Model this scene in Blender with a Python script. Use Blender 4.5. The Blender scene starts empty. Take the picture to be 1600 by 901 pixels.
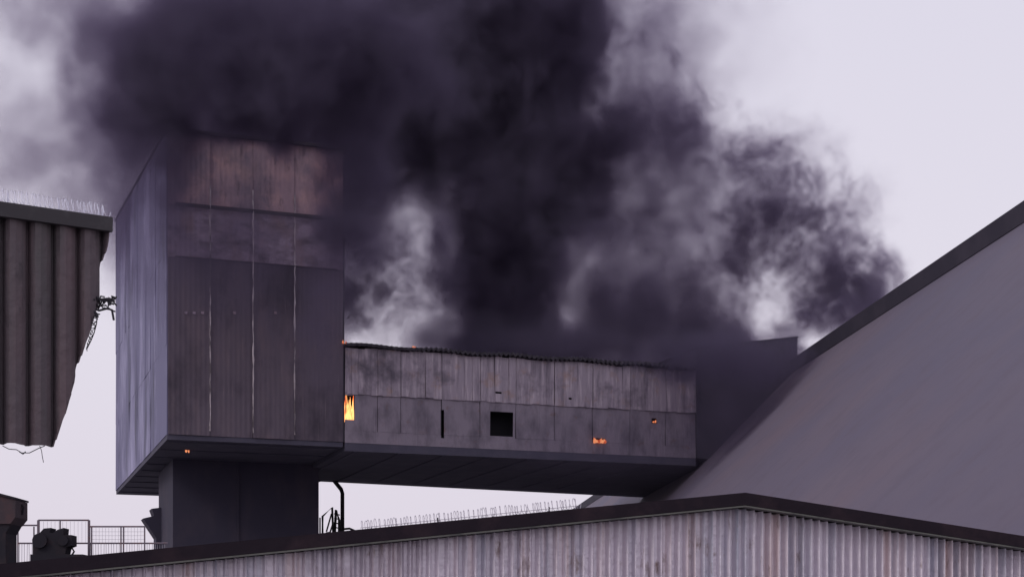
import bpy, math, random
from math import radians, sin, cos, tan, pi
from mathutils import Vector
random.seed(7)
R = random.random
def U(a, b): return a + (b - a) * R()

# ------------------------------------------------------------------ camera, sky, sun
scene = bpy.context.scene
C = scene.collection
EYE = 2.2
FPX = 2356.0                      # focal length in photograph pixels (1600 wide)
cam = bpy.data.cameras.new('camera'); cam.lens = 36 * FPX / 1600; cam.sensor_width = 36
cam.shift_y = (1000 - 450.5) / 1600; cam.clip_end = 3000; cam.clip_start = 0.1
co = bpy.data.objects.new('camera', cam); C.objects.link(co)
co.location = (0, 0, EYE); co.rotation_euler = (radians(90), 0, 0)
scene.camera = co
scene.view_settings.view_transform = 'Standard'
scene.view_settings.look = 'None'
scene.view_settings.exposure = 0.0
scene.view_settings.gamma = 1.0

SUN_EL, SUN_AZ = 38.0, -62.0       # azimuth measured from +Y (view direction), negative = left
w = bpy.data.worlds.new('World'); scene.world = w; w.use_nodes = True
nt = w.node_tree; nt.nodes.clear()
out = nt.nodes.new('ShaderNodeOutputWorld'); bg = nt.nodes.new('ShaderNodeBackground')
sky = nt.nodes.new('ShaderNodeTexSky'); sky.sky_type = 'NISHITA'; sky.sun_disc = False
sky.sun_elevation = radians(SUN_EL); sky.sun_rotation = radians(SUN_AZ); sky.dust_density = 4
geo = nt.nodes.new('ShaderNodeTexCoord'); sep = nt.nodes.new('ShaderNodeSeparateXYZ')
nt.links.new(geo.outputs['Generated'], sep.inputs[0])
ramp = nt.nodes.new('ShaderNodeValToRGB')
nt.links.new(sep.outputs[2], ramp.inputs[0])
SKY_S = 0.1
e = ramp.color_ramp.elements      # overcast lilac layer, brightest low over the horizon
e[0].position = 0.0; e[0].color = (0.77, 0.70, 0.80, 1)
e[1].position = 1.0; e[1].color = (0.60, 0.575, 0.72, 1)
m = ramp.color_ramp.elements.new(0.2); m.color = (0.80, 0.755, 0.85, 1)
m = ramp.color_ramp.elements.new(0.42); m.color = (0.765, 0.735, 0.85, 1)
scl = nt.nodes.new('ShaderNodeVectorMath'); scl.operation = 'SCALE'; scl.inputs['Scale'].default_value = 1 / SKY_S
nt.links.new(ramp.outputs[0], scl.inputs[0])
mx = nt.nodes.new('ShaderNodeMix'); mx.data_type = 'RGBA'; mx.inputs[0].default_value = 0.93
nt.links.new(sky.outputs[0], mx.inputs[6]); nt.links.new(scl.outputs[0], mx.inputs[7])
nt.links.new(mx.outputs[2], bg.inputs[0]); bg.inputs[1].default_value = SKY_S
nt.links.new(bg.outputs[0], out.inputs[0])

sl = bpy.data.lights.new('sun', 'SUN'); sl.energy = 0.75; sl.angle = radians(14); sl.color = (1, .94, .92)
so = bpy.data.objects.new('sun', sl); C.objects.link(so)
_d = Vector((sin(radians(SUN_AZ)) * cos(radians(SUN_EL)), cos(radians(SUN_AZ)) * cos(radians(SUN_EL)) * -1, sin(radians(SUN_EL))))
_d = Vector((-0.62, -0.48, 0.62)).normalized()      # veiled sun, behind the camera to the left
so.rotation_euler = _d.to_track_quat('Z', 'Y').to_euler()
sky.sun_rotation = math.atan2(_d.x, _d.y); sky.sun_elevation = math.asin(_d.z)

cy = scene.cycles
cy.max_bounces = 5; cy.diffuse_bounces = 3; cy.volume_bounces = 1; cy.transparent_max_bounces = 8
cy.volume_step_rate = 1.0; cy.volume_max_steps = 400
cy.sample_clamp_indirect = 3

# ------------------------------------------------------------------ helpers
class MB:
    """collects boxes, prisms, tubes and sheets; build() links them as one mesh object"""
    def __init__(s): s.v = []; s.f = []
    def add(s, vs, fs):
        n = len(s.v); s.v += [tuple(v) for v in vs]; s.f += [tuple(i + n for i in f) for f in fs]
    def box(s, x0, x1, y0, y1, z0, z1):
        s.add([(x0,y0,z0),(x1,y0,z0),(x1,y1,z0),(x0,y1,z0),(x0,y0,z1),(x1,y0,z1),(x1,y1,z1),(x0,y1,z1)],
              [(0,3,2,1),(4,5,6,7),(0,1,5,4),(1,2,6,5),(2,3,7,6),(3,0,4,7)])
    def prism(s, poly, y0, y1):
        """poly in (x, z), extruded along y"""
        n = len(poly)
        s.add([(x, y0, z) for x, z in poly] + [(x, y1, z) for x, z in poly],
              [tuple(range(n)), tuple(range(2*n-1, n-1, -1))] + [(i, i+n, (i+1) % n + n, (i+1) % n) for i in range(n)])
    def slab(s, poly, z0, z1):
        """poly in (x, y), extruded along z"""
        n = len(poly)
        s.add([(x, y, z0) for x, y in poly] + [(x, y, z1) for x, y in poly],
              [tuple(range(n-1, -1, -1)), tuple(range(n, 2*n))] + [(i, (i+1) % n, (i+1) % n + n, i+n) for i in range(n)])
    def hexa(s, p):
        s.add(p, [(0,3,2,1),(4,5,6,7),(0,1,5,4),(1,2,6,5),(2,3,7,6),(3,0,4,7)])
    def tube(s, pts, r, n=6):
        pts = [Vector(p) for p in pts]; rings = []
        up = Vector((0.13, 0.21, 0.97)).normalized()
        for i, p in enumerate(pts):
            t = (pts[min(i+1, len(pts)-1)] - pts[max(i-1, 0)]).normalized()
            a = t.cross(up)
            if a.length < 1e-3: a = t.cross(Vector((1, 0, 0)))
            a.normalize(); b = t.cross(a)
            rr = r[i] if isinstance(r, (list, tuple)) else r
            rings.append([p + (a*cos(2*pi*k/n) + b*sin(2*pi*k/n)) * rr for k in range(n)])
        vs = [v for ring in rings for v in ring]; fs = []
        for i in range(len(pts)-1):
            for k in range(n):
                fs.append((i*n+k, i*n+(k+1) % n, (i+1)*n+(k+1) % n, (i+1)*n+k))
        fs.append(tuple(range(n-1, -1, -1))); fs.append(tuple((len(pts)-1)*n+k for k in range(n)))
        s.add(vs, fs)
    def build(s, name, mat, parent=None, smooth=False):
        me = bpy.data.meshes.new(name); me.from_pydata(s.v, [], s.f); me.update()
        o = bpy.data.objects.new(name, me); C.objects.link(o)
        if mat: me.materials.append(mat)
        if parent: o.parent = parent
        if smooth:
            for p in me.polygons: p.use_smooth = True
        return o

def empty(name, loc, rz, label, cat, group=None):
    o = bpy.data.objects.new(name, None); C.objects.link(o); o.location = loc; o.rotation_euler = (0, 0, rz)
    o.empty_display_size = .3
    return tag(o, label, cat, group)
def tag(o, label=None, cat=None, group=None, kind=None):
    if label: o['label'] = label
    if cat: o['category'] = cat
    if group: o['group'] = group
    if kind: o['kind'] = kind
    return o

class Frame:
    """vertical-plane surveying frame: origin on the ground, x along the facade, y into depth"""
    def __init__(s, px, Y, th):
        s.o = Vector(((px - 800) / FPX * Y, Y, 0)); s.th = th
        s.u = Vector((cos(th), sin(th), 0)); s.v = Vector((-sin(th), cos(th), 0))
    def at(s, px, py, t=0.0):
        k = (px - 800) / FPX
        ox, oy = s.o.x + s.v.x * t, s.o.y + s.v.y * t
        a = (k * oy - ox) / (s.u.x - k * s.u.y)
        Y = oy + s.u.y * a
        return a, (1000 - py) / FPX * Y + EYE

# ------------------------------------------------------------------ materials
def mat(name, base, var=(), rough=.7, metal=0.0, bump=0, bscale=8, stretch=(1,1,1), contrast=1.0, spec=.4):
    """base colour with noise-mixed variant colours: var = [(colour, noise scale, stretch, low, high)]"""
    m = bpy.data.materials.new(name); m.use_nodes = True; t = m.node_tree; N = t.nodes; L = t.links
    b = N['Principled BSDF']; b.inputs['Roughness'].default_value = rough; b.inputs['Metallic'].default_value = metal
    b.inputs['Specular IOR Level'].default_value = spec
    tc = N.new('ShaderNodeTexCoord')
    col = N.new('ShaderNodeRGB'); col.outputs[0].default_value = (*base, 1); cur = col.outputs[0]
    for i, (c, sc, st, lo, hi) in enumerate(var):
        mp = N.new('ShaderNodeMapping'); mp.inputs['Scale'].default_value = st; mp.inputs['Location'].default_value = (i*7.3, i*3.1, i*5.7)
        L.new(tc.outputs['Object'], mp.inputs[0])
        n = N.new('ShaderNodeTexNoise'); n.inputs['Scale'].default_value = sc; n.inputs['Detail'].default_value = 7
        n.inputs['Roughness'].default_value = .62; L.new(mp.outputs[0], n.inputs['Vector'])
        mr = N.new('ShaderNodeMapRange'); mr.inputs[1].default_value = lo; mr.inputs[2].default_value = hi
        L.new(n.outputs[0], mr.inputs[0])
        x = N.new('ShaderNodeMix'); x.data_type = 'RGBA'; L.new(mr.outputs[0], x.inputs[0])
        L.new(cur, x.inputs[6]); x.inputs[7].default_value = (*c, 1); cur = x.outputs[2]
    L.new(cur, b.inputs['Base Color'])
    if bump:
        mp = N.new('ShaderNodeMapping'); mp.inputs['Scale'].default_value = stretch; L.new(tc.outputs['Object'], mp.inputs[0])
        n = N.new('ShaderNodeTexNoise'); n.inputs['Scale'].default_value = bscale; n.inputs['Detail'].default_value = 6
        L.new(mp.outputs[0], n.inputs['Vector'])
        bp = N.new('ShaderNodeBump'); bp.inputs['Strength'].default_value = bump; bp.inputs['Distance'].default_value = .05
        L.new(n.outputs[0], bp.inputs['Height']); L.new(bp.outputs[0], b.inputs['Normal'])
    m['tc'] = 0
    return m
def add_ribs(m, pitch, depth, strength=.8):
    """fine corrugation as bump along object x"""
    t = m.node_tree; N = t.nodes; L = t.links; b = N['Principled BSDF']
    tc = next(n for n in N if n.type == 'TEX_COORD')
    sp = N.new('ShaderNodeSeparateXYZ'); L.new(tc.outputs['Object'], sp.inputs[0])
    a = N.new('ShaderNodeMath'); a.operation = 'MULTIPLY'; a.inputs[1].default_value = 2*pi/pitch; L.new(sp.outputs[0], a.inputs[0])
    s_ = N.new('ShaderNodeMath'); s_.operation = 'SINE'; L.new(a.outputs[0], s_.inputs[0])
    bp = N.new('ShaderNodeBump'); bp.inputs['Strength'].default_value = strength; bp.inputs['Distance'].default_value = depth
    L.new(s_.outputs[0], bp.inputs['Height'])
    if b.inputs['Normal'].is_linked: L.new(b.inputs['Normal'].links[0].from_socket, bp.inputs['Normal'])
    L.new(bp.outputs[0], b.inputs['Normal'])
    return m

M = {}
V1 = (1, 1, 1)
M['ground'] = mat('yard_concrete', (.23, .215, .23), [((.15, .14, .15), .3, V1, .4, .65)], .9, bump=.3, bscale=3)
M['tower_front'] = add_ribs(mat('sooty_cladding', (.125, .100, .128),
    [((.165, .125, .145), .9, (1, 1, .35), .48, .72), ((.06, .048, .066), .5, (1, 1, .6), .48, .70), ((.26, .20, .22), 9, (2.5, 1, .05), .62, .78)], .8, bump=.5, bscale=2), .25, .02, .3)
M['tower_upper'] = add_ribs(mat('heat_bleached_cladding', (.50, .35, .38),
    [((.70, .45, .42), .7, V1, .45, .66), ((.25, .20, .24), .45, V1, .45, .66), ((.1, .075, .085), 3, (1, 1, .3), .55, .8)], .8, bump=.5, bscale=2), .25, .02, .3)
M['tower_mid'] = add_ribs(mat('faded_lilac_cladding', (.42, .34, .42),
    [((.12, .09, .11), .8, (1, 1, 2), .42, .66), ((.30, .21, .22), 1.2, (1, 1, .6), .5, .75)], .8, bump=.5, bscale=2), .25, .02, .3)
M['tower_side'] = mat('blue_grey_side_cladding', (.165, .155, .265),
    [((.40, .38, .56), .5, (1, .36, .22), .48, .70), ((.38, .36, .52), 1.6, (1, .5, .14), .60, .74), ((.08, .08, .13), .9, (1, .5, .16), .54, .70)], .7, bump=.8, bscale=1.0, stretch=(1, .45, .3))
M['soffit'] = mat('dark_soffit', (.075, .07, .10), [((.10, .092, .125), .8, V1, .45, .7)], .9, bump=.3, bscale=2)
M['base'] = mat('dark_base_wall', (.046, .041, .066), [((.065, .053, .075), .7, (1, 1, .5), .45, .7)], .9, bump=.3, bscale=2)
M['seam_light'] = mat('painted_joint_light', (.62, .55, .57), [((.12, .10, .11), 1.2, (1, 1, .35), .50, .60)], .6)  # pale colour standing for light leaking at the joints, broken up by noise
M['girt'] = mat('charred_steel', (.04, .032, .04), [((.08, .05, .05), 1.5, V1, .5, .7)], .8)
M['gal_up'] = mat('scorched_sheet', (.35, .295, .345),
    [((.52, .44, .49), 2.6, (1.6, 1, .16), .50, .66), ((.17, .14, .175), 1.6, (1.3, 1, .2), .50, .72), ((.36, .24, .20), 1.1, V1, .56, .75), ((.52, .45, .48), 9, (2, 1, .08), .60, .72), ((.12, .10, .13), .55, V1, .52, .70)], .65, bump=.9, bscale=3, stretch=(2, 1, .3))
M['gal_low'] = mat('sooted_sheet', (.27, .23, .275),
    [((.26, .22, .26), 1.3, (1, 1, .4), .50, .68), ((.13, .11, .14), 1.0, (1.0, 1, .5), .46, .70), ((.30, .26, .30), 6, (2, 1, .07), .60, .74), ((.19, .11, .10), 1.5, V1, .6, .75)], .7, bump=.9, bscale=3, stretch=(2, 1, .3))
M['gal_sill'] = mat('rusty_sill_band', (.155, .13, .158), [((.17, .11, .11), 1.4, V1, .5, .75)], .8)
M['black'] = mat('charred_black', (.02, .018, .024), rough=.9)
M['roof_edge'] = mat('sooty_roof_sheet', (.035, .03, .04), [((.06, .05, .06), 3, V1, .5, .7)], .8)
M['house'] = mat('smoke_blackened_wall', (.055, .05, .068), [((.08, .065, .085), .6, V1, .45, .7)], .9, bump=.3, bscale=2)
M['shed_roof'] = mat('grey_store_roof', (.142, .116, .148),
    [((.118, .104, .148), .07, V1, .4, .62), ((.148, .112, .138), .09, V1, .5, .7), ((.115, .095, .128), .9, V1, .50, .75)], .75, bump=.25, bscale=1.5)
M['ridge'] = mat('dark_ridge_vent', (.042, .037, .055), [((.06, .052, .072), .6, V1, .45, .7)], .8)
M['hut_wall'] = mat('galvanised_corrugated', (.84, .78, .84),
    [((.78, .62, .60), 2.3, (2.2, 1, .06), .54, .72), ((.48, .49, .58), 3.1, (2, 1, .05), .52, .70), ((.38, .31, .37), .9, (.8, 1, .7), .54, .76), ((.85, .78, .82), 5, (3, 1, .1), .60, .74), ((.36, .27, .25), 6, (1, 1, .5), .60, .72)], .40, metal=.3, spec=.5, bump=.3, bscale=14)
M['fascia'] = mat('black_brown_fascia', (.022, .016, .022), [((.04, .026, .032), 2.5, (1, 1, 1), .5, .72)], .85, bump=.3, bscale=6, spec=.1)
M['trim'] = mat('grey_green_drip_trim', (.13, .13, .115), [((.05, .05, .05), 3, V1, .5, .7)], .5, metal=.3)
M['hut_roof'] = mat('weathered_roof_iron', (.12, .10, .11), [((.2, .12, .1), 1, V1, .5, .7)], .7)
M['canopy'] = mat('brown_painted_cladding', (.105, .085, .095),
    [((.15, .10, .11), 2.2, (1, 1, .15), .46, .7), ((.085, .08, .08), 2.5, (1.4, 1, .2), .5, .7), ((.04, .035, .04), 7, (1, 1, .4), .6, .78)], .65, bump=.4, bscale=9)
M['canopy_trim'] = mat('dark_eave_flashing', (.045, .04, .045), [((.07, .065, .07), 4, V1, .5, .7)], .7)
M['steel'] = mat('painted_steel', (.07, .062, .075), [((.12, .07, .06), 6, V1, .55, .7)], .6)
M['rail'] = mat('weathered_handrail_steel', (.16, .13, .16), [((.22, .12, .11), 5, V1, .5, .7)], .6)
M['mesh_wire'] = mat('galvanised_mesh', (.42, .40, .44), rough=.5, metal=.4)
M['wire'] = mat('razor_wire_steel', (.48, .45, .50), rough=.5, metal=.4)
M['wire_pale'] = mat('pale_razor_wire_steel', (.75, .74, .85), rough=.5, metal=.3)
M['cable'] = mat('black_cable', (.03, .028, .035), rough=.7)
M['machine'] = mat('greasy_dark_iron', (.022, .02, .027), [((.04, .028, .032), 2, V1, .5, .7)], .8, spec=.2)
M['bin'] = mat('dark_rusty_bin', (.05, .035, .042), [((.10, .045, .045), .8, V1, .5, .7)], .8)

add_ribs(M['shed_roof'], 1.1, .02, .12)

def fire_mat(name, hot, cool, strength, sc=2.0):
    m = bpy.data.materials.new(name); m.use_nodes = True; t = m.node_tree; N = t.nodes; L = t.links; N.clear()
    o = N.new('ShaderNodeOutputMaterial'); em = N.new('ShaderNodeEmission'); tc = N.new('ShaderNodeTexCoord')
    n = N.new('ShaderNodeTexNoise'); n.inputs['Scale'].default_value = sc; n.inputs['Detail'].default_value = 3; n.inputs['Distortion'].default_value = .6
    mp = N.new('ShaderNodeMapping'); mp.inputs['Scale'].default_value = (1.3, 1.3, .6); L.new(tc.outputs['Object'], mp.inputs[0]); L.new(mp.outputs[0], n.inputs['Vector'])
    r = N.new('ShaderNodeValToRGB'); r.color_ramp.elements[0].position = .38; r.color_ramp.elements[0].color = (*cool, 1)
    r.color_ramp.elements[1].position = .56; r.color_ramp.elements[1].color = (*hot, 1)
    L.new(n.outputs[0], r.inputs[0]); L.new(r.outputs[0], em.inputs[0]); em.inputs[1].default_value = strength
    L.new(em.outputs[0], o.inputs[0]); return m
M['fire'] = fire_mat('bright_flame', (1.0, .46, .15), (.75, .07, .015), 2.3)
M['fire_red'] = fire_mat('orange_red_flame', (1.0, .34, .15), (.5, .06, .02), 1.0, 3)

# ------------------------------------------------------------------ setting: ground
g = MB(); g.add([(-1500, -600, 0), (1500, -600, 0), (1500, 2500, 0), (-1500, 2500, 0)], [(0, 1, 2, 3)])
tag(g.build('ground', M['ground']), kind='structure')

# ------------------------------------------------------------------ burning tower and conveyor gallery share one surveying frame
TH = math.atan(FPX / 6690.0)
F = Frame(262, 75, TH)
zB = F.at(262, 678)[1]                       # underside level
sR = F.at(536, 690)[0]                       # right edge of the tower front
zT = F.at(262, 205)[1]                       # front eave; the roof climbs towards the back
zTb = zT + 3.4
D = 30.0
tower = empty('conveyor_tower', F.o, TH, 'tall scorched metal-clad tower burning at the top, standing on a dark narrower base', 'tower')

def sheet_wall(mb, x0, x1, z0, z1, y, holes=(), th=.04, jit=.03, nx=1, warp=.0):
    """a cladding sheet standing at depth y with openings left out"""
    xs = sorted({x0, x1, *[min(max(h[0], x0), x1) for h in holes], *[min(max(h[1], x0), x1) for h in holes]})
    zs = sorted({z0, z1, *[min(max(h[2], z0), z1) for h in holes], *[min(max(h[3], z0), z1) for h in holes]})
    a, b, c_, d_ = [U(-jit, jit) for _ in range(4)]
    def dep(x, z):
        fx = (x - x0) / (x1 - x0); fz = (z - z0) / (z1 - z0)
        return y - .03 + (a*(1-fx) + b*fx) * (1-fz) + (c_*(1-fx) + d_*fx) * fz
    for i in range(len(xs)-1):
        for j in range(len(zs)-1):
            X0, X1, Z0, Z1 = xs[i], xs[i+1], zs[j], zs[j+1]
            mxx, mzz = (X0+X1)/2, (Z0+Z1)/2
            if any(h[0] < mxx < h[1] and h[2] < mzz < h[3] for h in holes): continue
            p = []
            for (zz) in (Z0, Z1):
                for (xx, off) in ((X0, 0), (X1, 0), (X1, th), (X0, th)): p.append((xx, dep(xx, zz) + off, zz))
            mb.hexa(p)

# core shell of the tower (side, back, roof, soffit)
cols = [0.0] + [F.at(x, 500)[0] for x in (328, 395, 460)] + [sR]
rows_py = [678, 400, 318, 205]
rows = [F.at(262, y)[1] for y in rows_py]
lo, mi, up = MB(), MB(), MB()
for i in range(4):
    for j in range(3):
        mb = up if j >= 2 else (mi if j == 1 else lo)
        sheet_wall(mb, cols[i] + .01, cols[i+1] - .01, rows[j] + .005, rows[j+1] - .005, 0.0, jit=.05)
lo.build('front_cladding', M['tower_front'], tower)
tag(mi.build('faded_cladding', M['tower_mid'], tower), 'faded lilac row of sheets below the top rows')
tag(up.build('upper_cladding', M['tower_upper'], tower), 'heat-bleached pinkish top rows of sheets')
b = MB()                                      # side wall: buckled sheets facing left
ny = 12
for k in range(ny):
    y0, y1 = k * D / ny + .05, (k + 1) * D / ny + .045
    ta, tb = zT + (zTb - zT) * k / ny, zT + (zTb - zT) * (k + 1) / ny
    za_ = [zB, zB + (zT - zB) * .3, zB + (zT-zB)*.62, ta]; zb_ = za_[:3] + [tb]
    for j in range(3):
        zz = za_; o4 = [U(-.02, .02) for _ in range(4)]
        b.hexa([(-.05+o4[0], y0, zz[j]), (.05+o4[0], y0, zz[j]), (.05+o4[1], y1, zb_[j]), (-.05+o4[1], y1, zb_[j]),
                (-.05+o4[2], y0, zz[j+1]), (.05+o4[2], y0, zz[j+1]), (.05+o4[3], y1, zb_[j+1]), (-.05+o4[3], y1, zb_[j+1])])
b.build('side_wall', M['tower_side'], tower)
b = MB(); b.box(.1, sR - .02, .12, D - .1, zB + .1, zT - .15); b.build('inner_shell', M['black'], tower)
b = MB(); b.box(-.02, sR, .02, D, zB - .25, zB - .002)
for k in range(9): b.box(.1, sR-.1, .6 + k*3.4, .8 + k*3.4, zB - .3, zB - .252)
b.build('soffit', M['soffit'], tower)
b = MB(); b.hexa([(-.1, -.2, zT), (sR + .1, -.2, zT), (sR + .1, D + .2, zTb + .03), (-.1, D + .2, zTb + .03), (-.1, -.2, zT + .15), (sR + .1, -.2, zT + .15), (sR + .1, D + .2, zTb + .18), (-.1, D + .2, zTb + .18)]); b.build('roof', M['roof_edge'], tower)
b = MB(); b.hexa([(sR - .01, .03, zB + .02), (sR + .08, .03, zB + .02), (sR + .08, D, zB + .02), (sR - .01, D, zB + .02), (sR - .01, .03, zT - .02), (sR + .08, .03, zT - .02), (sR + .08, D, zTb - .02), (sR - .01, D, zTb - .02)]); b.box(.02, sR, D - .05, D + .05, zB+.02, zTb-.02); b.build('rear_wall', M['house'], tower)
for s_ in cols[1:4]:  # thin pale strips imitate light leaking through the joints between sheets
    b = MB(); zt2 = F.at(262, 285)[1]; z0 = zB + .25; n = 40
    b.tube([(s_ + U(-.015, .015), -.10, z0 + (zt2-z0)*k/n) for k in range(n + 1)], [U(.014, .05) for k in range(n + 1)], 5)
    b.build('joint_light', M['seam_light'], tower)
for py, hh in ((318, .09), (400, .03)):
    z = F.at(262, py)[1]; b = MB(); b.box(.35, sR - .3, -.125, -.085, z - hh, z + hh); b.build('girt', M['girt'], tower)
for px in (290, 303, 316, 366, 430):            # a row of small fixings half way up
    b = MB(); s_, z = F.at(px, 489); b.box(s_ - .07, s_ + .07, -.12, -.08, z - .06, z + .06); b.build('bolt', M['tower_mid'], tower)

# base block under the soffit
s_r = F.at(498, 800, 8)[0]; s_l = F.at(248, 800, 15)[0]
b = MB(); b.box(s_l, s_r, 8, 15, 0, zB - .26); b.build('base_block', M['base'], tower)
b = MB(); xa = F.at(498, 745, 15.2)[0]; xb = F.at(517, 745, 15.2)[0]
b.prism([(s_r + .003, F.at(498, 764, 15.2)[1]), (xb, zB - .26), (s_r + .003, zB - .26)], 14.2, 15.4); b.build('haunch', M['base'], tower)
b = MB(); pts = [F.at(x, y, 15) for x, y in ((249, 795), (233, 797), (237, 808), (220, 812), (240, 842), (240, 868), (249, 868))]
b.prism(pts, 13.6, 14.99); b.build('side_chute', M['base'], tower)
b = MB()
s_ = F.at(372, 800, 8)[0]; b.box(s_ - .05, s_ + .05, 7.93, 7.99, 0, zB - .27)
b.build('pilaster', M['base'], tower)

# gallery
gal = empty('conveyor_gallery', F.o, TH, 'long elevated conveyor gallery with buckled scorched sheets running from the tower to the store', 'conveyor gallery')
sE = F.at(1087, 600)[0]; zGT = F.at(536, 538)[1]; g0 = sR + .09
sill = F.at(536, 672)[1]; midz = F.at(536, 613)[1]
hole_fire = (F.at(535, 635)[0], F.at(554, 635)[0], F.at(540, 655)[1], F.at(540, 617)[1])
hole_fire = (max(hole_fire[0], g0 + .02),) + hole_fire[1:]
hw = lambda x0, y0, x1, y1: (F.at(x0, y1)[0], F.at(x1, y1)[0], F.at((x0+x1)/2, y1)[1], F.at((x0+x1)/2, y0)[1])
holes = [hole_fire, hw(766, 643, 802, 681), hw(689, 640, 694, 684), hw(926, 684, 946, 691), hw(1018, 653, 1026, 661), hw(773, 612, 783, 615), hw(888, 621, 893, 624)]
gx = [g0] + [F.at(x, 600)[0] for x in (590, 626, 690, 750, 806, 866, 926, 984, 1040)] + [sE]
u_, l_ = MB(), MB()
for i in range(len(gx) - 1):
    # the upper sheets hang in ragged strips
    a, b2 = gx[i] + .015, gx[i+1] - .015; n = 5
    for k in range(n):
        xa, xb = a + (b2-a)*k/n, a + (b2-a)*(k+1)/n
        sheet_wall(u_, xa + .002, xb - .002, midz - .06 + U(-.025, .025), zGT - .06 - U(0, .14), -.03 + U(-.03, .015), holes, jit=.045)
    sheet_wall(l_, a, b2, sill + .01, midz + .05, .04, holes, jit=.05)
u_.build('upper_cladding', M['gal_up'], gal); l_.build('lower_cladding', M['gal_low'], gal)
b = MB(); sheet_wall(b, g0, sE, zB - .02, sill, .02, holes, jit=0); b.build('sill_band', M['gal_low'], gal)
gd0, gd1 = 15.0, 18.3                          # depth of the gallery at tower and at store
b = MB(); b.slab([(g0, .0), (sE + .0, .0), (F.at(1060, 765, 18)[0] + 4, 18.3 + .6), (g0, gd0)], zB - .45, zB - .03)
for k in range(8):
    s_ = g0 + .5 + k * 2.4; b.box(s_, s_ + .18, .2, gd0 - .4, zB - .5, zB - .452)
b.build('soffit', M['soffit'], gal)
b = MB(); b.slab([(g0, gd0 - .3), (sE, gd1 - .3), (sE, gd1), (g0, gd0)], zB - .02, zGT - .02); b.build('rear_wall', M['black'], gal)
b = MB(); b.box(g0 + .01, sE - .01, 1.2, 1.3, zB, zGT - .1); b.build('inner_partition', M['black'], gal)
b = MB(); n = 150                              # corrugated roof, its wavy end seen along the eave
vs, fs = [], []
for k in range(n + 1):
    s_ = g0 + (sE - g0) * k / n; z = zGT + .06 * cos(k * pi) * (1 if k > 30 else .3) + .04*sin(k*.21)
    vs += [(s_, -.35 + U(-.04, .04), z - .1), (s_, gd0, z - .1), (s_, -.35, z + .04), (s_, gd0, z + .04)]
for k in range(n):
    a = 4*k; fs += [(a, a+4, a+5, a+1), (a+2, a+3, a+7, a+6), (a, a+2, a+6, a+4)]
b.add(vs, fs); b.build('roof', M['roof_edge'], gal)
b = MB()
for i in range(1, len(gx) - 1): b.box(gx[i] - .05, gx[i] + .05, .12, .25, zB, zGT - .1)
b.build('wall_posts', M['black'], gal)

# flames (each its own thing)
def flame(px, py, wpx, hpx, t, label, mt, seed, n=5, grp='flames of the gallery fire'):
    rs = random.Random(seed); s_, z = F.at(px, py + hpx/2, t); k = 76 / FPX
    W, H = wpx * k, hpx * k; mb = MB()
    for i in range(n):
        x = s_ + (i / max(1, n-1) - .5) * W * .8; h = H * rs.uniform(.35, 1.0); r0 = W / n * rs.uniform(.5, .85); ph = rs.uniform(0, 6)
        pts, rr = [], []
        for q in range(9):
            f = q / 8; pts.append((x + sin(f*4 + ph) * W * .07 * f, t + rs.uniform(-.02, .02), z + h * f)); rr.append(max(.006, r0 * (sin(min(1, f*1.6 + .35) * pi * .5) if f < .4 else (1 - (f-.4)/.6) ** .8)))
        mb.tube(pts, rr, 8)
    wp = F.o + F.u * s_ + F.v * t
    o = mb.build('flame', mt, smooth=True); o.rotation_euler = (0, 0, TH); o.location = F.o
    return tag(o, label, 'flame', grp)
f1 = flame(544.5, 634, 20, 50, .25, 'tall bright yellow-orange flame filling the narrow opening where the gallery meets the tower', M['fire'], 3, 9)
flame(937, 687, 24, 9, -.12, 'low orange flame licking through the slit near the bottom of the gallery wall', M['fire_red'], 2, 6)
flame(1022.5, 657, 5, 6, -.02, 'tiny dull red flame in a small hole at the store end of the gallery', M['fire_red'], 3, 2)
flame(538.5, 531, 6, 12, -.1, 'small red flame on the gallery eave against the tower corner', M['fire_red'], 4, 2)
flame(647, 541, 4, 3, -.3, 'tiny ember glowing on the gallery roof edge', M['fire_red'], 5, 2)
flame(293, 702, 5, 9, 4.0, 'small spark of fire dripping from the dark soffit of the tower', M['fire_red'], 6, 2)

# penthouse where the gallery enters the store roof
hs = empty('transfer_house', F.o, TH, 'smoke-blackened transfer house rising where the gallery cuts into the grey store roof', 'transfer house')
p1 = F.at(1088, 545); p2 = F.at(1245, 528); b = MB()
b.prism([(p1[0], zB - .03), (p2[0], zB - .03), (p2[0], p2[1]), (p1[0], p1[1])], -.06, 16); b.build('wall', M['house'], hs)
b = MB(); b.prism([(p1[0] - .06, p1[1] + .002), (p2[0] + .06, p2[1] + .012), (p2[0] + .06, p2[1] + .10), (p1[0] - .06, p1[1] + .09)], -.12, 16.2); b.build('roof', M['roof_edge'], hs)
b = MB(); b.box(p1[0] - .04, p1[0] + .14, -.14, -.065, zB, p1[1] - .05); b.build('corner_trim', M['ridge'], hs)

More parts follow.
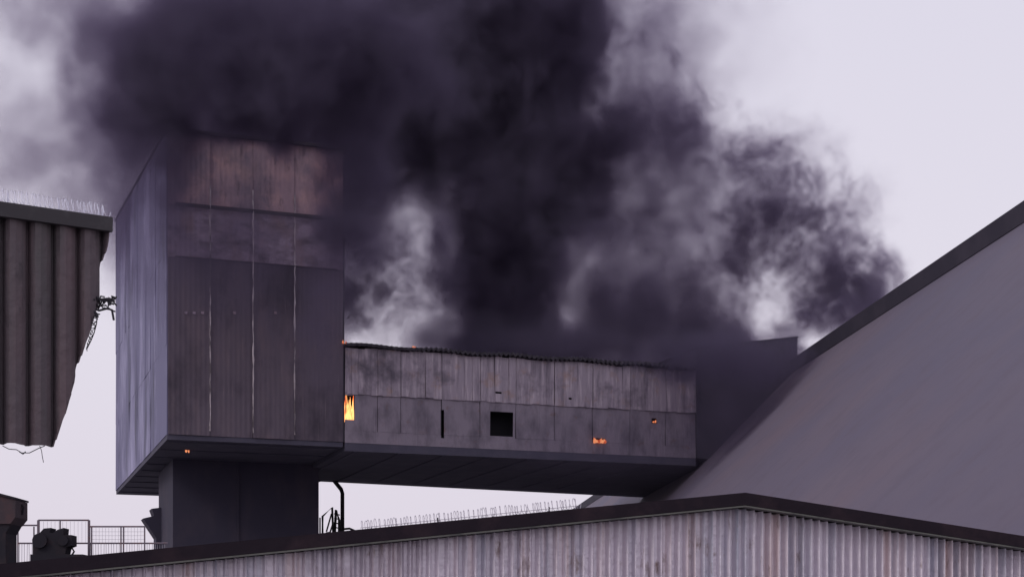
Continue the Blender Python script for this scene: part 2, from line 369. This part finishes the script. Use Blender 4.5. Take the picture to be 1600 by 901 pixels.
# drain pipe with access ladder beside the base
pp = empty('drain_pipe', F.o, TH, 'dark bent drain pipe dropping from the gallery soffit beside the tower base', 'pipe')
t = 14.6; P = lambda x, y: (F.at(x, y, t)[0], t, F.at(x, y, t)[1])
b = MB(); b.tube([P(515, 738), P(517, 744), P(533, 764), P(535, 770), P(535, 840), (F.at(535, 800, t)[0], t, 0)], .13, 8); b.build('downpipe', M['cable'], pp)
b = MB(); b.tube([P(536, 826), P(546, 825), P(553, 828), P(557, 836), P(557, 850)], .07, 6); b.build('overflow_bend', M['cable'], pp)
ld = empty('access_ladder', F.o, TH, 'small steel access stair with handrail between tower base and drain pipe', 'ladder')
t = 13.0; P = lambda x, y: (F.at(x, y, t)[0], t, F.at(x, y, t)[1])
b = MB(); b.tube([P(504, 845), P(504, 806), P(519, 792), P(521, 845)], .07, 6); b.tube([P(500, 808), P(500, 845)], .05, 6); b.build('handrail', M['cable'], ld)
b = MB(); b.tube([P(522, 850), P(525, 796), P(530, 812), P(530, 850)], .09, 6); b.tube([P(510, 830), P(518, 802)], .05); b.tube([P(511, 845), P(521, 815)], .05); b.build('stair_frame', M['cable'], ld)
b = MB()
for y in range(802, 850, 7): b.tube([P(522, y), P(531, y + 2)], .04, 5)
for q in (838,): b.tube([(P(514, q)[0] + .3*cos(a*.7), t, P(514, q)[2] + .28*sin(a*.7)) for a in range(10)], .05, 5)
b.build('rung', M['cable'], ld)
b = MB(); b.box(P(498,0)[0], P(534,0)[0], t - .5, t + .5, F.at(510, 856, t)[1] - .2, F.at(510, 856, t)[1]); 
for x in (500, 532): b.box(P(x,0)[0] - .07, P(x,0)[0] + .07, t - .07, t + .07, 0, F.at(510, 856, t)[1] - .2)
b.build('landing', M['steel'], ld)

# ------------------------------------------------------------------ storage shed: long A-frame roof beside the camera
RD = math.atan(206 / FPX)                      # ridge runs 5 degrees left of the view axis
shed = empty('storage_shed', (0, 0, 0), RD, 'huge storage shed with a steep plain grey roof filling the right side', 'storage shed')
# local axes: x across the ridge, y along it
kq = cos(RD)
def roofz(q): return .984 * q - 7.95 + EYE     # q = X + .0874 Y (world), local x = q*cos(RD)
qr = 24.0; qe = 8.7
y0s, y1s = 16.0, 190.0
def rp(q, y, off=0): return (q * kq, y, roofz(q) + off)
b = MB(); hw_ = qr - qe; n = 40
vs, fs = [], []
for k in range(n + 1):
    q = qe + hw_ * k / n
    vs += [rp(q, y0s), rp(q, y1s)]
for k in range(n): fs.append((2*k, 2*k+2, 2*k+3, 2*k+1))
b.add(vs, fs)
b.hexa([rp(qr, y0s), (qr*kq + hw_*kq, y0s, roofz(qe)), (qr*kq + hw_*kq, y1s, roofz(qe)), rp(qr, y1s),
        rp(qr, y0s, .1), (qr*kq + hw_*kq, y0s, roofz(qe) + .1), (qr*kq + hw_*kq, y1s, roofz(qe) + .1), rp(qr, y1s, .1)])
b.build('roof', M['shed_roof'], shed)
b = MB(); rz_ = roofz(qr); x_ = qr * kq
b.prism([(x_ - .35, rz_ - .3), (x_ + .8, rz_ - .3), (x_ + .8, rz_ + .3), (x_ - .1, rz_ + .62), (x_ - .45, rz_ + .42)], y0s, y1s); b.build('ridge_vent', M['ridge'], shed)
b = MB(); xe = qe * kq
b.box(xe + .3, xe + .5, y0s + .3, y1s - .3, 0, roofz(qe) + .1); b.build('side_wall', M['house'], shed)
b = MB(); xo = x_ + hw_*kq
for yy in (y0s + .1, y1s - .3):
    b = MB(); b.prism([(xe + .5, 0), (xo - .4, 0), (xo - .4, roofz(qe)), (x_, rz_ - .4), (xe + .5, roofz(qe))], yy, yy + .2)
    b.build('gable_wall', M['shed_roof'], shed)

# ------------------------------------------------------------------ foreground hut: corrugated gable wall
HA = math.atan(FPX / 8200.0)
H = Frame(1155, 15, HA)
hut = empty('corrugated_hut', H.o, HA, 'low hut with ribbed galvanised gable wall and dark fascia in front of everything', 'hut')
zap = H.at(1155, 796)[1]; ztop = H.at(1155, 771)[1]
la = H.at(100, 872); ra = H.at(1600, 840)
gl = (ztop - la[1]) / -la[0]; gr = (ztop - ra[1]) / ra[0]
xl, xr = H.at(-120, 900)[0], H.at(1720, 900)[0]
def roofline(x, drop=0): return ztop - drop - (gl * -x if x < 0 else gr * x)
pitch = .0895; vs, fs = [], []; x = xl; k = 0; DH = 4.0
# trapezoid-like profile, a few points per rib
prof = [(0, .058), (.30, .056), (.38, .02), (.43, -.034), (.50, -.045), (.57, -.036), (.62, .02), (.70, .058)]
nr = int((xr - xl) / pitch)
for i in range(nr):
    wob = U(-.003, .003); dp = U(.75, 1.2)
    for (fx, fy) in prof:
        X = xl + (i + fx) * pitch + wob
        vs += [(X, fy * dp, 0), (X, fy * dp + U(-.001, .001), 1.2), (X, fy * dp, roofline(X, .145))]
for i in range(len(vs) // 3 - 1):
    a = 3*i; fs += [(a, a+3, a+4, a+1), (a+1, a+4, a+5, a+2)]
b = MB(); b.add(vs, fs); b.build('gable_wall', M['hut_wall'], hut)
b = MB(); b.box(xl, xl + .05, .07, DH - .05, 0, roofline(xl, .16)); b.build('side_wall', M['hut_wall'], hut); b = MB(); b.box(xr - .05, xr, .07, DH - .05, 0, roofline(xr, .16)); b.build('side_wall', M['hut_wall'], hut); b = MB(); b.prism([(xl, 0), (xr, 0), (xr, roofline(xr, .16)), (0, ztop - .16), (xl, roofline(xl, .16))], DH - .04, DH); b.build('rear_wall', M['hut_wall'], hut)
b = MB(); b.prism([(xl - .1, roofline(xl - .1, .012)), (xl - .1, roofline(xl-.1, .04)), (0, ztop - .04), (xr + .1, roofline(xr + .1, .04)), (xr + .1, roofline(xr+.1, .012)), (0, ztop - .012)], -.10, DH + .1); b.build('roof', M['hut_roof'], hut)
b = MB(); b.prism([(xl - .1, roofline(xl - .1, .0)), (xl - .1, roofline(xl-.1, .125)), (0, ztop - .122), (xr + .1, roofline(xr + .1, .122)), (xr + .1, roofline(xr+.1, .0)), (.05, ztop - .006), (0, ztop), (-.05, ztop - .006)][:5] + [(0, ztop)], -.145, -.105); b.build('fascia', M['fascia'], hut)
b = MB(); b.prism([(xl - .1, roofline(xl - .1, .127)), (xl - .1, roofline(xl-.1, .141)), (0, ztop - .141), (xr + .1, roofline(xr + .1, .141)), (xr + .1, roofline(xr+.1, .127)), (0, ztop - .127)], -.15, -.03); b.build('drip_trim', M['trim'], hut)

# razor wire lying along the hut roof
def coil(fr, pa, pb, loops, rad, t, th=.0032, seg=14, lean=.4, jitter=.25):
    """helix between two pixels on the plane t behind frame fr"""
    (xa, za), (xb, zb_) = fr.at(*pa, t), fr.at(*pb, t); pts = []; rs = random.Random(int(pa[0]) + 3)
    jr = [rs.uniform(1 - jitter, 1 + jitter) for _ in range(loops + 2)]; jl = [rs.uniform(-.5, .5) for _ in range(loops + 2)]
    for k in range(loops * seg + 1):
        f = k / (loops * seg); L_ = k // seg; a = 2*pi*k/seg; g_ = (k % seg) / seg
        r = rad * (jr[L_] * (1-g_) + jr[L_+1] * g_); dx = (jl[L_]*(1-g_) + jl[L_+1]*g_) * rad * .8
        pts.append((xa + (xb-xa)*f + cos(a)*r*lean + dx, t + sin(a + .8)*r*.6, za + (zb_-za)*f + sin(a)*r))
    return pts, (xa, za, xb, zb_)
rz = empty('razor_wire', H.o, HA, 'coil of razor wire lying on the hut roof below the white gap under the gallery', 'razor wire')
b = MB(); pts, _ = coil(H, (563, 822), (905, 786), 62, .052, .9); b.tube(pts, .0030, 4); b.build('wire_coil', M['wire'], rz)
b = MB(); q = H.at(563, 832, .9); q2 = H.at(905, 797, .9); b.tube([(q[0], .9, q[1] + .05), (q2[0], .9, q2[1] + .05)], .003, 4); b.build('tension_wire', M['wire'], rz)
for px in (684, 858, 580, 770):
    xx, zz = H.at(px, 800, .9); b = MB(); b.box(xx - .006, xx + .006, .893, .907, roofline(xx, .012), roofline(xx) + (.10 if px in (684, 858) else .06)); b.build('stake', M['cable'], rz)

# ------------------------------------------------------------------ near canopy with brown ribbed cladding (upper left)
CA = math.atan(FPX / 4070.0)
K = Frame(172, 13.5, CA)
can = empty('cladding_canopy', K.o, CA, 'near brown ribbed cladding screen with slanted torn edge and dark flashing at upper left', 'canopy')
e_top = lambda x: K.at(x, 342 - (172 - x) * .139)
e_fl = lambda x: K.at(x, 372 - (172 - x) * .155)
e_bot = lambda x: K.at(x, 697 - (88 - x) * .06)
xL = K.at(-260, 400)[0]
def right_edge(py):                            # torn right edge, follows the photograph's outline
    pr = [(300, 172), (345, 171), (372, 168), (400, 160), (430, 156), (462, 155), (480, 148), (500, 142), (560, 125), (620, 108), (680, 90), (697, 85), (760, 70)]
    for (a, xa), (b_, xb) in zip(pr, pr[1:]):
        if a <= py <= b_: return xa + (xb - xa) * (py - a) / (b_ - a)
    return pr[-1][1]
# ribs: wide pans with narrow grooves
gro = K.at(6, 500)[0], K.at(42, 500)[0]; rp_ = .2145
prof = [(0, .10), (.08, .10), (.15, .025), (.24, -.014), (.42, -.018), (.66, .004), (.84, .035), (.93, .10)]
rowsz = [1000] ; nz = 34; vs, fs = [], []
xs = []
i0 = int((xL - gro[0]) / rp_)
x = gro[0] + i0 * rp_
while x < .35:
    for fx, fy in prof: xs.append((x + fx * rp_, fy))
    x += rp_
for j in range(nz + 1):
    f = j / nz
    for (xx, yy) in xs:
        # z interpolated between flashing line and bottom line (level lines in this frame)
        z = K.at(60, 340)[1] * (1 - f) + K.at(60, 695)[1] * f
        if j == nz: z += U(-.005, .005)
        # clamp to the torn edge
        py = 340 + (697 - 340) * f; xe_ = K.at(right_edge(py), py)[0]
        vs.append((min(xx, xe_), yy, z))
m_ = len(xs)
for j in range(nz):
    for i in range(m_ - 1):
        a = j*m_ + i
        if abs(vs[a][0] - vs[a+1][0]) < 1e-5 and abs(vs[a+m_][0] - vs[a+m_+1][0]) < 1e-5: continue
        fs.append((a, a+m_, a+m_+1, a+1))
b = MB(); b.add(vs, fs); cl = b.build('cladding', M['canopy'], can)
sm = cl.modifiers.new('thick', 'SOLIDIFY'); sm.thickness = .012; sm.offset = 1
zt = K.at(172, 342)[1]; zf = K.at(172, 364)[1]; x1 = K.at(173, 350)[0]
b = MB(); b.box(xL, x1, -.07, -.02, zf, zt); b.box(xL, x1 + .0, -.02, .3, zt - .03, zt - .002); b.build('flashing', M['canopy_trim'], can)
b = MB(); b.box(xL, x1 - .02, .301, 5, zt - .12, zt - .04); b.build('roof_deck', M['canopy_trim'], can)
b = MB()
for k in range(5):
    xx = xL + .3 + k * (x1 - xL - .5) / 4; b.box(xx - .04, xx + .04, .31, 4.9, zt - .26, zt - .122)
b.build('rafter', M['steel'], can)
xq = K.at(-180, 500)[0]
for yy in (.4, 4.6):
    b = MB(); b.box(xq - .1, xq + .1, yy, yy + .2, 0, zt - .262); b.build('column', M['steel'], can)
b = MB(); b.box(xq - .1, K.at(88, 690)[0] - .1, .13, .2, K.at(60, 600)[1], K.at(60, 590)[1]); b.build('rail', M['steel'], can)
rz2 = empty('razor_wire', K.o, CA, 'faint pale razor wire coil on top of the brown cladding screen', 'razor wire')
b = MB(); pts, _ = coil(K, (-60, 296), (168, 330), 36, .060, .1); b.tube(pts, .0026, 4); b.build('wire_coil', M['wire_pale'], rz2)
for px in (12, 92, 160):
    xx = K.at(px, 330, .1)[0]; b = MB(); b.box(xx - .006, xx + .006, .094, .106, zt, zt + .13); b.build('stake', M['wire_pale'], rz2)

# tangled cable hanging off the torn edge
rs = random.Random(5)
P = lambda x, y, t=.0: (K.at(x, y, t)[0], t, K.at(x, y, t)[1])
tw = empty('tangled_wire', K.o, CA, 'knot of black wire caught on the torn edge of the brown cladding, strand hanging', 'wire')
b = MB()
for k in range(7):
    pts = []; x, y = 141 + rs.uniform(0, 4), 468 + rs.uniform(-3, 10)
    for q in range(14):
        pts.append(P(x + rs.uniform(-3, 3), y + rs.uniform(-5, 5), rs.uniform(-.02, .1))); x += 2.7; y += rs.uniform(-1.2, 1.6)
    b.tube(pts, .0075, 5)
b.tube([P(150, 464), P(158, 468), P(168, 467), P(177, 470)], .013, 5); b.tube([P(146, 482), P(155, 485), P(167, 482), P(175, 484), P(178, 500)], .011, 5)
b.tube([P(144, 470), P(140, 478), P(145, 486), P(150, 490), P(152, 496)], .016, 6)
b.build('knot', M['cable'], tw)
b = MB(); pts = []
for q in range(60):
    f = q / 59; pts.append(P(152 - f * 17 + sin(q * 1.1) * (5 * (1 - f) + 1.2) * rs.uniform(.4, 1), 490 + f * 56 + cos(q * 1.7) * 2.2, .05 * sin(q)))
b.tube(pts, .004, 4); b.tube([P(152, 490), P(151, 505), P(147, 520), P(142, 532), P(135, 546)], .005, 5)
b.build('hanging_strand', M['cable'], tw)
hw2 = empty('loose_wire', K.o, CA, 'thin loose wires drooping under the bottom edge of the brown cladding', 'wire')
b = MB(); b.tube([P(4, 696), P(14, 701), P(26, 702), P(34, 707), P(46, 707), P(60, 700), P(70, 696)], .004, 4)
b.tube([P(30, 705), P(36, 709), P(40, 705)], .005, 4); b.build('droop', M['cable'], hw2)
b = MB(); b.tube([P(62, 696), P(65, 704), P(66, 712), P(68, 722)], .004, 4); b.build('hanging_end', M['cable'], hw2)

# ------------------------------------------------------------------ raised platform with railing, bottom left
B = Frame(40, 46, 0)
pf = empty('railed_platform', B.o, 0, 'raised steel platform with thin railings and mesh panels left of the tower base', 'platform')
Q = lambda x, y, t=0: (B.at(x, y, t)[0], t, B.at(x, y, t)[1])
zd = Q(40, 890)[2]
b = MB(); b.box(Q(20,0)[0], Q(262,0)[0], -1, 2.5, zd - .15, zd); b.build('deck', M['steel'], pf)
for px in (30, 140, 250):
    for yy in (-.9, 2.3):
        b = MB(); b.box(Q(px,0)[0] - .08, Q(px,0)[0] + .08, yy - .08, yy + .08, 0, zd - .15); b.build('column', M['steel'], pf)
posts = [(28, 826), (53, 822), (60, 812), (94, 812), (139, 812), (143, 822), (189, 822), (193, 822), (226, 822)]
for px, py in posts:
    b = MB(); p = Q(px, py); rr = .032 if px in (60, 139, 191) else .018
    b.box(p[0] - rr, p[0] + rr, -rr, rr, zd, p[2]); b.build('post', M['rail'], pf)
for (xa, xb, y) in ((60, 139, 812), (141, 226, 822), (36, 60, 820), (28, 262, 848)):
    b = MB(); b.tube([Q(xa, y), Q(xb, y)], .026, 6); b.build('rail', M['rail'], pf)
b = MB()
for px in range(30, 262, 4):
    if 62 < px < 135: continue
    b.tube([Q(px + rs.uniform(-.8, .8), 849, .05), Q(px, 889, .05)], .009, 4)
for px in range(145, 226, 5): b.tube([Q(px, 824, .05), Q(px, 848, .05)], .005, 4)
for px in range(62, 139, 6): b.tube([Q(px, 814, .05), Q(px, 848, .05)], .005, 4)
for y in (830, 836, 842): b.tube([Q(143, y, .05), Q(226, y, .05)], .004, 4)
b.build('mesh_infill', M['mesh_wire'], pf)

# drive unit on the platform, read as a dark stepped silhouette
dr = empty('drive_unit', B.o, 0, 'black stepped machine standing on the platform behind the thin railing', 'machine')
poly = [(60, 890), (60, 848), (67, 838), (77, 827), (88, 826), (86, 833), (91, 834), (98, 829), (108, 826), (107, 837), (120, 837), (120, 853), (112, 856), (110, 866), (118, 890)]
QD = lambda x, y: Q(x, y, -.35)
b = MB(); b.prism([(QD(x, y)[0], QD(x, y)[2]) for x, y in poly], -.9, -.35); b.build('housing', M['machine'], dr)
for (x, y, rr) in ((108, 846, .15), (72, 846, .22)):
    b = MB(); c_ = QD(x, y); b.tube([(c_[0], -1.0, c_[2]), (c_[0], -.902, c_[2])], rr, 16); b.build('pulley', M['machine'], dr)
b = MB(); b.tube([QD(108, 858), QD(113, 856), QD(116, 861), QD(112, 867)], .03, 5); b.build('hose', M['machine'], dr)
b = MB(); b.box(QD(57,0)[0], QD(138,0)[0], -.95, -.2, zd + .001, QD(0, 867)[2]); b.build('bed_frame', M['machine'], dr)

# bin at the left edge
N_ = Frame(0, 40, 0)
bn = empty('storage_bin', N_.o, 0, 'dark rusty steel bin with tapered bottom cut off by the left edge', 'bin')
Q2 = lambda x, y: N_.at(x, y, 1.0)
b = MB(); b.prism([Q2(x, y) for x, y in ((-90, 777), (12, 777), (43, 785), (43, 812), (35, 822), (-90, 822))], 0, 1); b.build('upper_body', M['bin'], bn)
b = MB(); b.prism([Q2(x, y) for x, y in ((-80, 822.2), (35, 822.2), (27, 836), (27, 905), (-70, 905))], .05, .95); b.build('hopper', M['machine'], bn)
b = MB(); b.prism([Q2(x, y) for x, y in ((-92, 774), (13, 774), (44, 782), (44, 785), (12, 777.2), (-92, 777.2))], -.05, 1.05); b.build('lid_rim', M['machine'], bn)
b = MB(); b.tube([(Q2(43,790)[0], .5, Q2(43,790)[1]), (Q2(46,794)[0], .5, Q2(46,794)[1]), (Q2(44,806)[0], .5, Q2(44,806)[1])], .03, 5); b.build('lid_handle', M['machine'], bn)
zz = Q2(0, 905)[1]
for px in (-60, 20):
    for yy in (.1, .75):
        b = MB(); xx = Q2(px, 900)[0]; b.box(xx - .08, xx + .08, yy, yy + .16, 0, zz); b.build('leg', M['steel'], bn)

# ------------------------------------------------------------------ smoke: a real density grid made with geometry nodes
def smoke_mat(name, color):
    m = bpy.data.materials.new(name); m.use_nodes = True; t = m.node_tree; t.nodes.clear()
    o = t.nodes.new('ShaderNodeOutputMaterial'); pv = t.nodes.new('ShaderNodeVolumePrincipled')
    pv.inputs['Color'].default_value = (*color, 1); pv.inputs['Density'].default_value = 1.0
    pv.inputs['Anisotropy'].default_value = .1; pv.inputs['Absorption Color'].default_value = (.012, .003, .024, 1)
    t.links.new(pv.outputs[0], o.inputs['Volume']); return m

def smoke_volume(name, label, lo, hi, voxel, blobs, nz, material, seed):
    """blobs: (x, y, z, rx, ry, rz, amount, inner) in metres; amount = optical depth through the middle, negative = share carved away"""
    gt = bpy.data.node_groups.new(name, 'GeometryNodeTree')
    gt.interface.new_socket('Geometry', in_out='OUTPUT', socket_type='NodeSocketGeometry')
    N = gt.nodes; L = gt.links
    go = N.new('NodeGroupOutput'); vc = N.new('GeometryNodeVolumeCube'); sm = N.new('GeometryNodeSetMaterial')
    vc.inputs['Min'].default_value = lo; vc.inputs['Max'].default_value = hi
    for a, l_, h_ in zip('XYZ', lo, hi): vc.inputs['Resolution ' + a].default_value = int((h_ - l_) / voxel)
    pos = N.new('GeometryNodeInputPosition').outputs[0]
    def math_(op, a, b=None, clamp=False):
        n = N.new('ShaderNodeMath'); n.operation = op; n.use_clamp = clamp
        for i, v in enumerate((a, b)):
            if v is None: continue
            if isinstance(v, (int, float)): n.inputs[i].default_value = v
            else: L.new(v, n.inputs[i])
        return n.outputs[0]
    def vec(op, a, b=None, s=None):
        n = N.new('ShaderNodeVectorMath'); n.operation = op
        for i, v in enumerate((a, b)):
            if v is None: continue
            if isinstance(v, (tuple, list)): n.inputs[i].default_value = v
            else: L.new(v, n.inputs[i])
        if s is not None: n.inputs['Scale'].default_value = s
        return n.outputs['Value'] if op in ('LENGTH', 'DOT_PRODUCT') else n.outputs[0]
    def tex(v, scale, detail, rough=.55, out=0):
        n = N.new('ShaderNodeTexNoise'); n.inputs['Scale'].default_value = scale; n.inputs['Detail'].default_value = detail
        n.inputs['Roughness'].default_value = rough; L.new(v, n.inputs['Vector']); return n.outputs[out]
    def mrange(v, a, b, c, d, smooth=True):
        n = N.new('ShaderNodeMapRange'); n.interpolation_type = 'SMOOTHSTEP' if smooth else 'LINEAR'
        for i, q in enumerate((a, b, c, d)): n.inputs[i+1].default_value = q
        L.new(v, n.inputs[0]); return n.outputs[0]
    p0 = vec('ADD', pos, (seed * 13.1, seed * 7.7, seed * 3.3))
    w1 = vec('SCALE', vec('SUBTRACT', tex(p0, nz['ws1'], 2, out=1), (.5, .5, .5)), s=nz['warp1'])
    pw = vec('ADD', pos, w1)
    w2 = vec('SCALE', vec('SUBTRACT', tex(vec('ADD', pw, (31, 5, 9)), nz['ws2'], 3, out=1), (.5, .5, .5)), s=nz['warp2'])
    pw2 = vec('ADD', pw, w2)
    n1 = tex(vec('MULTIPLY', pw2, (1, 1, .8)), nz['scale'], nz['detail'], nz.get('rough', .6))
    n2 = tex(vec('ADD', pw2, (3, 41, 17)), nz['scale'] * .35, 3)
    disp = math_('ADD', math_('MULTIPLY', math_('SUBTRACT', n1, .5), nz['amp']), math_('MULTIPLY', math_('SUBTRACT', n2, .5), nz['amp2']))
    total = None; carve = None
    for (x, y, z, rx, ry, rz_, amt, inner) in blobs:
        d = vec('LENGTH', vec('MULTIPLY', vec('SUBTRACT', pw2 if amt > 0 else pw, (x, y, z)), (1/rx, 1/ry, 1/rz_)))
        d = math_('ADD', d, disp)
        if amt > 0:
            v = mrange(d, inner, 1.0, amt / ry / (.5 * (1 + inner)) * .5, 0.0)
            total = v if total is None else math_('ADD', total, v)
        else:
            v = mrange(d, inner, 1.0, 1 + amt, 1.0)
            carve = v if carve is None else math_('MULTIPLY', carve, v)
    if carve: total = math_('MULTIPLY', total, carve)
    # billows: ridged turbulence makes rounded dense clumps parted by thin bright creases
    r1 = math_('ABSOLUTE', math_('SUBTRACT', tex(vec('ADD', pw2, (9, 2, 5)), nz['bs'], nz['bdet'], nz.get('brough', .55)), .5))
    bil = mrange(r1, nz.get('blo', .0), nz.get('bhi', .14), nz['bmin'], nz['bmax'], False)
    den = math_('MULTIPLY', total, bil)
    L.new(den, vc.inputs['Density'])
    L.new(vc.outputs[0], sm.inputs[0]); L.new(sm.outputs[0], go.inputs[0])
    sm.inputs['Material'].default_value = material
    me = bpy.data.meshes.new(name); ob = bpy.data.objects.new(name, me); C.objects.link(ob); me.materials.append(material)
    md = ob.modifiers.new('smoke', 'NODES'); md.node_group = gt
    tag(ob, label, 'smoke', kind='stuff')
    return ob

def bl(px, py, rx, ry, Y, rd, od, inner=0.0):
    """blob centre surveyed at distance Y; radii in photo pixels at that distance, rd = depth radius in metres"""
    k = Y / FPX
    return ((px - 800) * k, Y, (1000 - py) * k + EYE, rx * k, rd, ry * k, od, inner)
SM = smoke_mat('black_smoke', (.165, .147, .205))
Y = 98
blobs = [
    # the black column and its spread at the top of the frame
    bl(780, 470, 140, 220, Y, 7, 8, .4), bl(790, 300, 190, 230, Y, 9, 8, .5), bl(680, 60, 330, 240, Y, 11, 9, .5),
    bl(440, 40, 290, 230, Y-3, 10, 6, .3), bl(590, 190, 220, 170, Y, 9, 6, .4), bl(820, 60, 130, 240, Y, 9, 7, .7), bl(840, 250, 130, 200, Y, 8, 5, .4),
    bl(390, 170, 240, 170, Y-6, 8, 4, .3), bl(225, 130, 125, 280, Y-3, 9, 2.6), bl(200, 330, 70, 140, Y-3, 7, 2.4), bl(560, 320, 80, 180, Y-5, 6, 3.4, .2),
    # pale drift on the left
    bl(90, 10, 190, 100, Y+6, 10, 1.8), bl(60, 230, 220, 160, Y+6, 10, 1.3), bl(150, 200, 110, 260, Y+3, 8, 1.1),
    # shoulder to the right
    bl(1000, 290, 190, 170, Y+2, 10, 3.2, .2), bl(960, 430, 200, 170, Y, 9, 2.6, .2), bl(990, 90, 170, 210, Y+5, 10, 1.5, .1), bl(1100, 60, 180, 180, Y+7, 9, .5), bl(970, 200, 130, 80, Y, 8, 1.6),
    bl(990, 525, 230, 90, Y-4, 8, 4.5, .3), bl(880, 560, 280, 90, Y-8, 7, 4), bl(640, 420, 120, 170, Y, 8, 1.2), bl(550, 490, 45, 70, Y-6, 5, 3.4, .3), bl(1150, 330, 130, 120, Y+2, 8, .8),
    bl(1120, 560, 160, 70, Y-6, 6, 3.4, .2), bl(1070, 450, 130, 110, Y, 7, 1.6),
    # thinner windows in the plume
    bl(645, 385, 80, 120, Y, 30, -.76), bl(605, 480, 70, 85, Y, 30, -.76), bl(905, 405, 55, 95, Y, 30, -.6), bl(1095, 380, 50, 50, Y, 30, -.5), bl(1195, 505, 50, 38, Y, 30, -.85), bl(50, 150, 60, 90, Y, 30, -.7),
]
smoke_volume('smoke_column', 'black smoke column boiling up behind the gallery and spreading over the tower', (-44, 80, 12), (26, 114, 50), .22, blobs,
             dict(ws1=.09, warp1=5, ws2=.4, warp2=2.6, scale=.36, detail=7, rough=.64, amp=1.25, amp2=.5, bs=.22, bdet=6, brough=.6, bmin=.35, bmax=1.6, bhi=.15), SM, 1)
Y = 92
blobs = [
    bl(1140, 420, 130, 140, Y, 5, 2.2), bl(1200, 330, 130, 120, Y, 5, 2.6), bl(1290, 390, 100, 110, Y-1, 5, 2.3), bl(1290, 470, 110, 80, Y-2, 4, 4.0, .2),
    bl(1250, 500, 60, 60, Y-4, 4, 2.4), bl(1360, 430, 80, 80, Y-2, 3, 2.4), bl(1230, 230, 110, 80, Y+2, 4, .7), bl(1330, 330, 80, 80, Y, 4, .9), bl(1140, 520, 80, 60, Y-3, 4, 2.4), bl(1180, 250, 90, 60, Y, 4, 1.6), bl(1330, 490, 110, 50, Y-6, 4, 3.4, .2),
    bl(1195, 500, 45, 40, Y, 30, -.9), bl(1150, 565, 190, 45, Y-10, 4, 3.0, .3), bl(1060, 200, 120, 110, Y, 4, 1.6), bl(1000, 60, 120, 120, Y, 4, .8),
]
smoke_volume('smoke_billows', 'ragged curling grey smoke breaking up against the sky above the store roof', (3, 80, 14), (30, 102, 44), .14, blobs,
             dict(ws1=.2, warp1=3, ws2=.7, warp2=1.8, scale=.6, detail=7, rough=.64, amp=1.6, amp2=.8, bs=.5, bdet=7, brough=.65, bmin=.0, bmax=2.6, bhi=.15), SM, 4)
Y = 90
blobs = [bl(620, 430, 120, 160, Y, 5, 2.8), bl(555, 460, 50, 110, Y, 4, 1.8), bl(690, 400, 50, 120, Y, 4, 1.4), bl(900, 400, 100, 120, Y, 4, 1.7)]
smoke_volume('smoke_puffs', 'paler mottled smoke showing sky through it between tower and black column', (-13, 83, 17), (8, 97, 32), .13, blobs,
             dict(ws1=.2, warp1=3, ws2=.7, warp2=2.0, scale=.6, detail=7, rough=.64, amp=1.4, amp2=.8, bs=.36, bdet=7, brough=.65, bmin=.0, bmax=2.2, bhi=.14), SM, 9)
Y = 69.5
blobs = [
    bl(420, 84, 380, 170, Y, 4, 5.5, .3), bl(240, 150, 80, 150, Y, 4, 2.2, .1), bl(390, 198, 200, 46, Y, 3, 3.6, .3), bl(262, 300, 26, 130, Y, 3, 1.0), bl(560, 240, 88, 230, Y+1.5, 3, 3.6, .1), bl(268, 260, 30, 130, Y, 3, 1.6), bl(212, 250, 80, 150, Y+2, 4, 3.0), bl(262, 215, 50, 50, Y, 3, 2.0), bl(345, 360, 300, 260, Y, 3, 1.0),
    bl(520, 430, 60, 200, Y+1, 3, 1.1), bl(395, 290, 130, 70, Y, 10, -.6),
]
smoke_volume('smoke_veil', 'thin smoke veil wrapping the head of the scorched tower', (-32, 61, 12), (0, 76.5, 40), .18, blobs,
             dict(ws1=.12, warp1=3, ws2=.5, warp2=2.2, scale=.5, detail=7, rough=.64, amp=1.1, amp2=.7, bs=.3, bdet=6, brough=.6, bmin=.45, bmax=1.6, bhi=.15), SM, 2)
Y = 77
blobs = [bl(1140, 640, 100, 150, Y, 3, 1.3), bl(1190, 560, 120, 60, Y+1.5, 3, 1.3, .1), bl(1120, 545, 130, 40, Y+1, 3, 1.2), bl(950, 700, 260, 80, Y, 3, .3)]
smoke_volume('smoke_wisp', 'faint grey smoke hanging before the transfer house wall', (0, 71, 8), (20, 82, 22), .18, blobs,
             dict(ws1=.12, warp1=1.5, ws2=.5, warp2=1.4, scale=.45, detail=6, amp=.9, amp2=.5, bs=.3, bdet=5, bmin=.6, bmax=1.3), SM, 6)
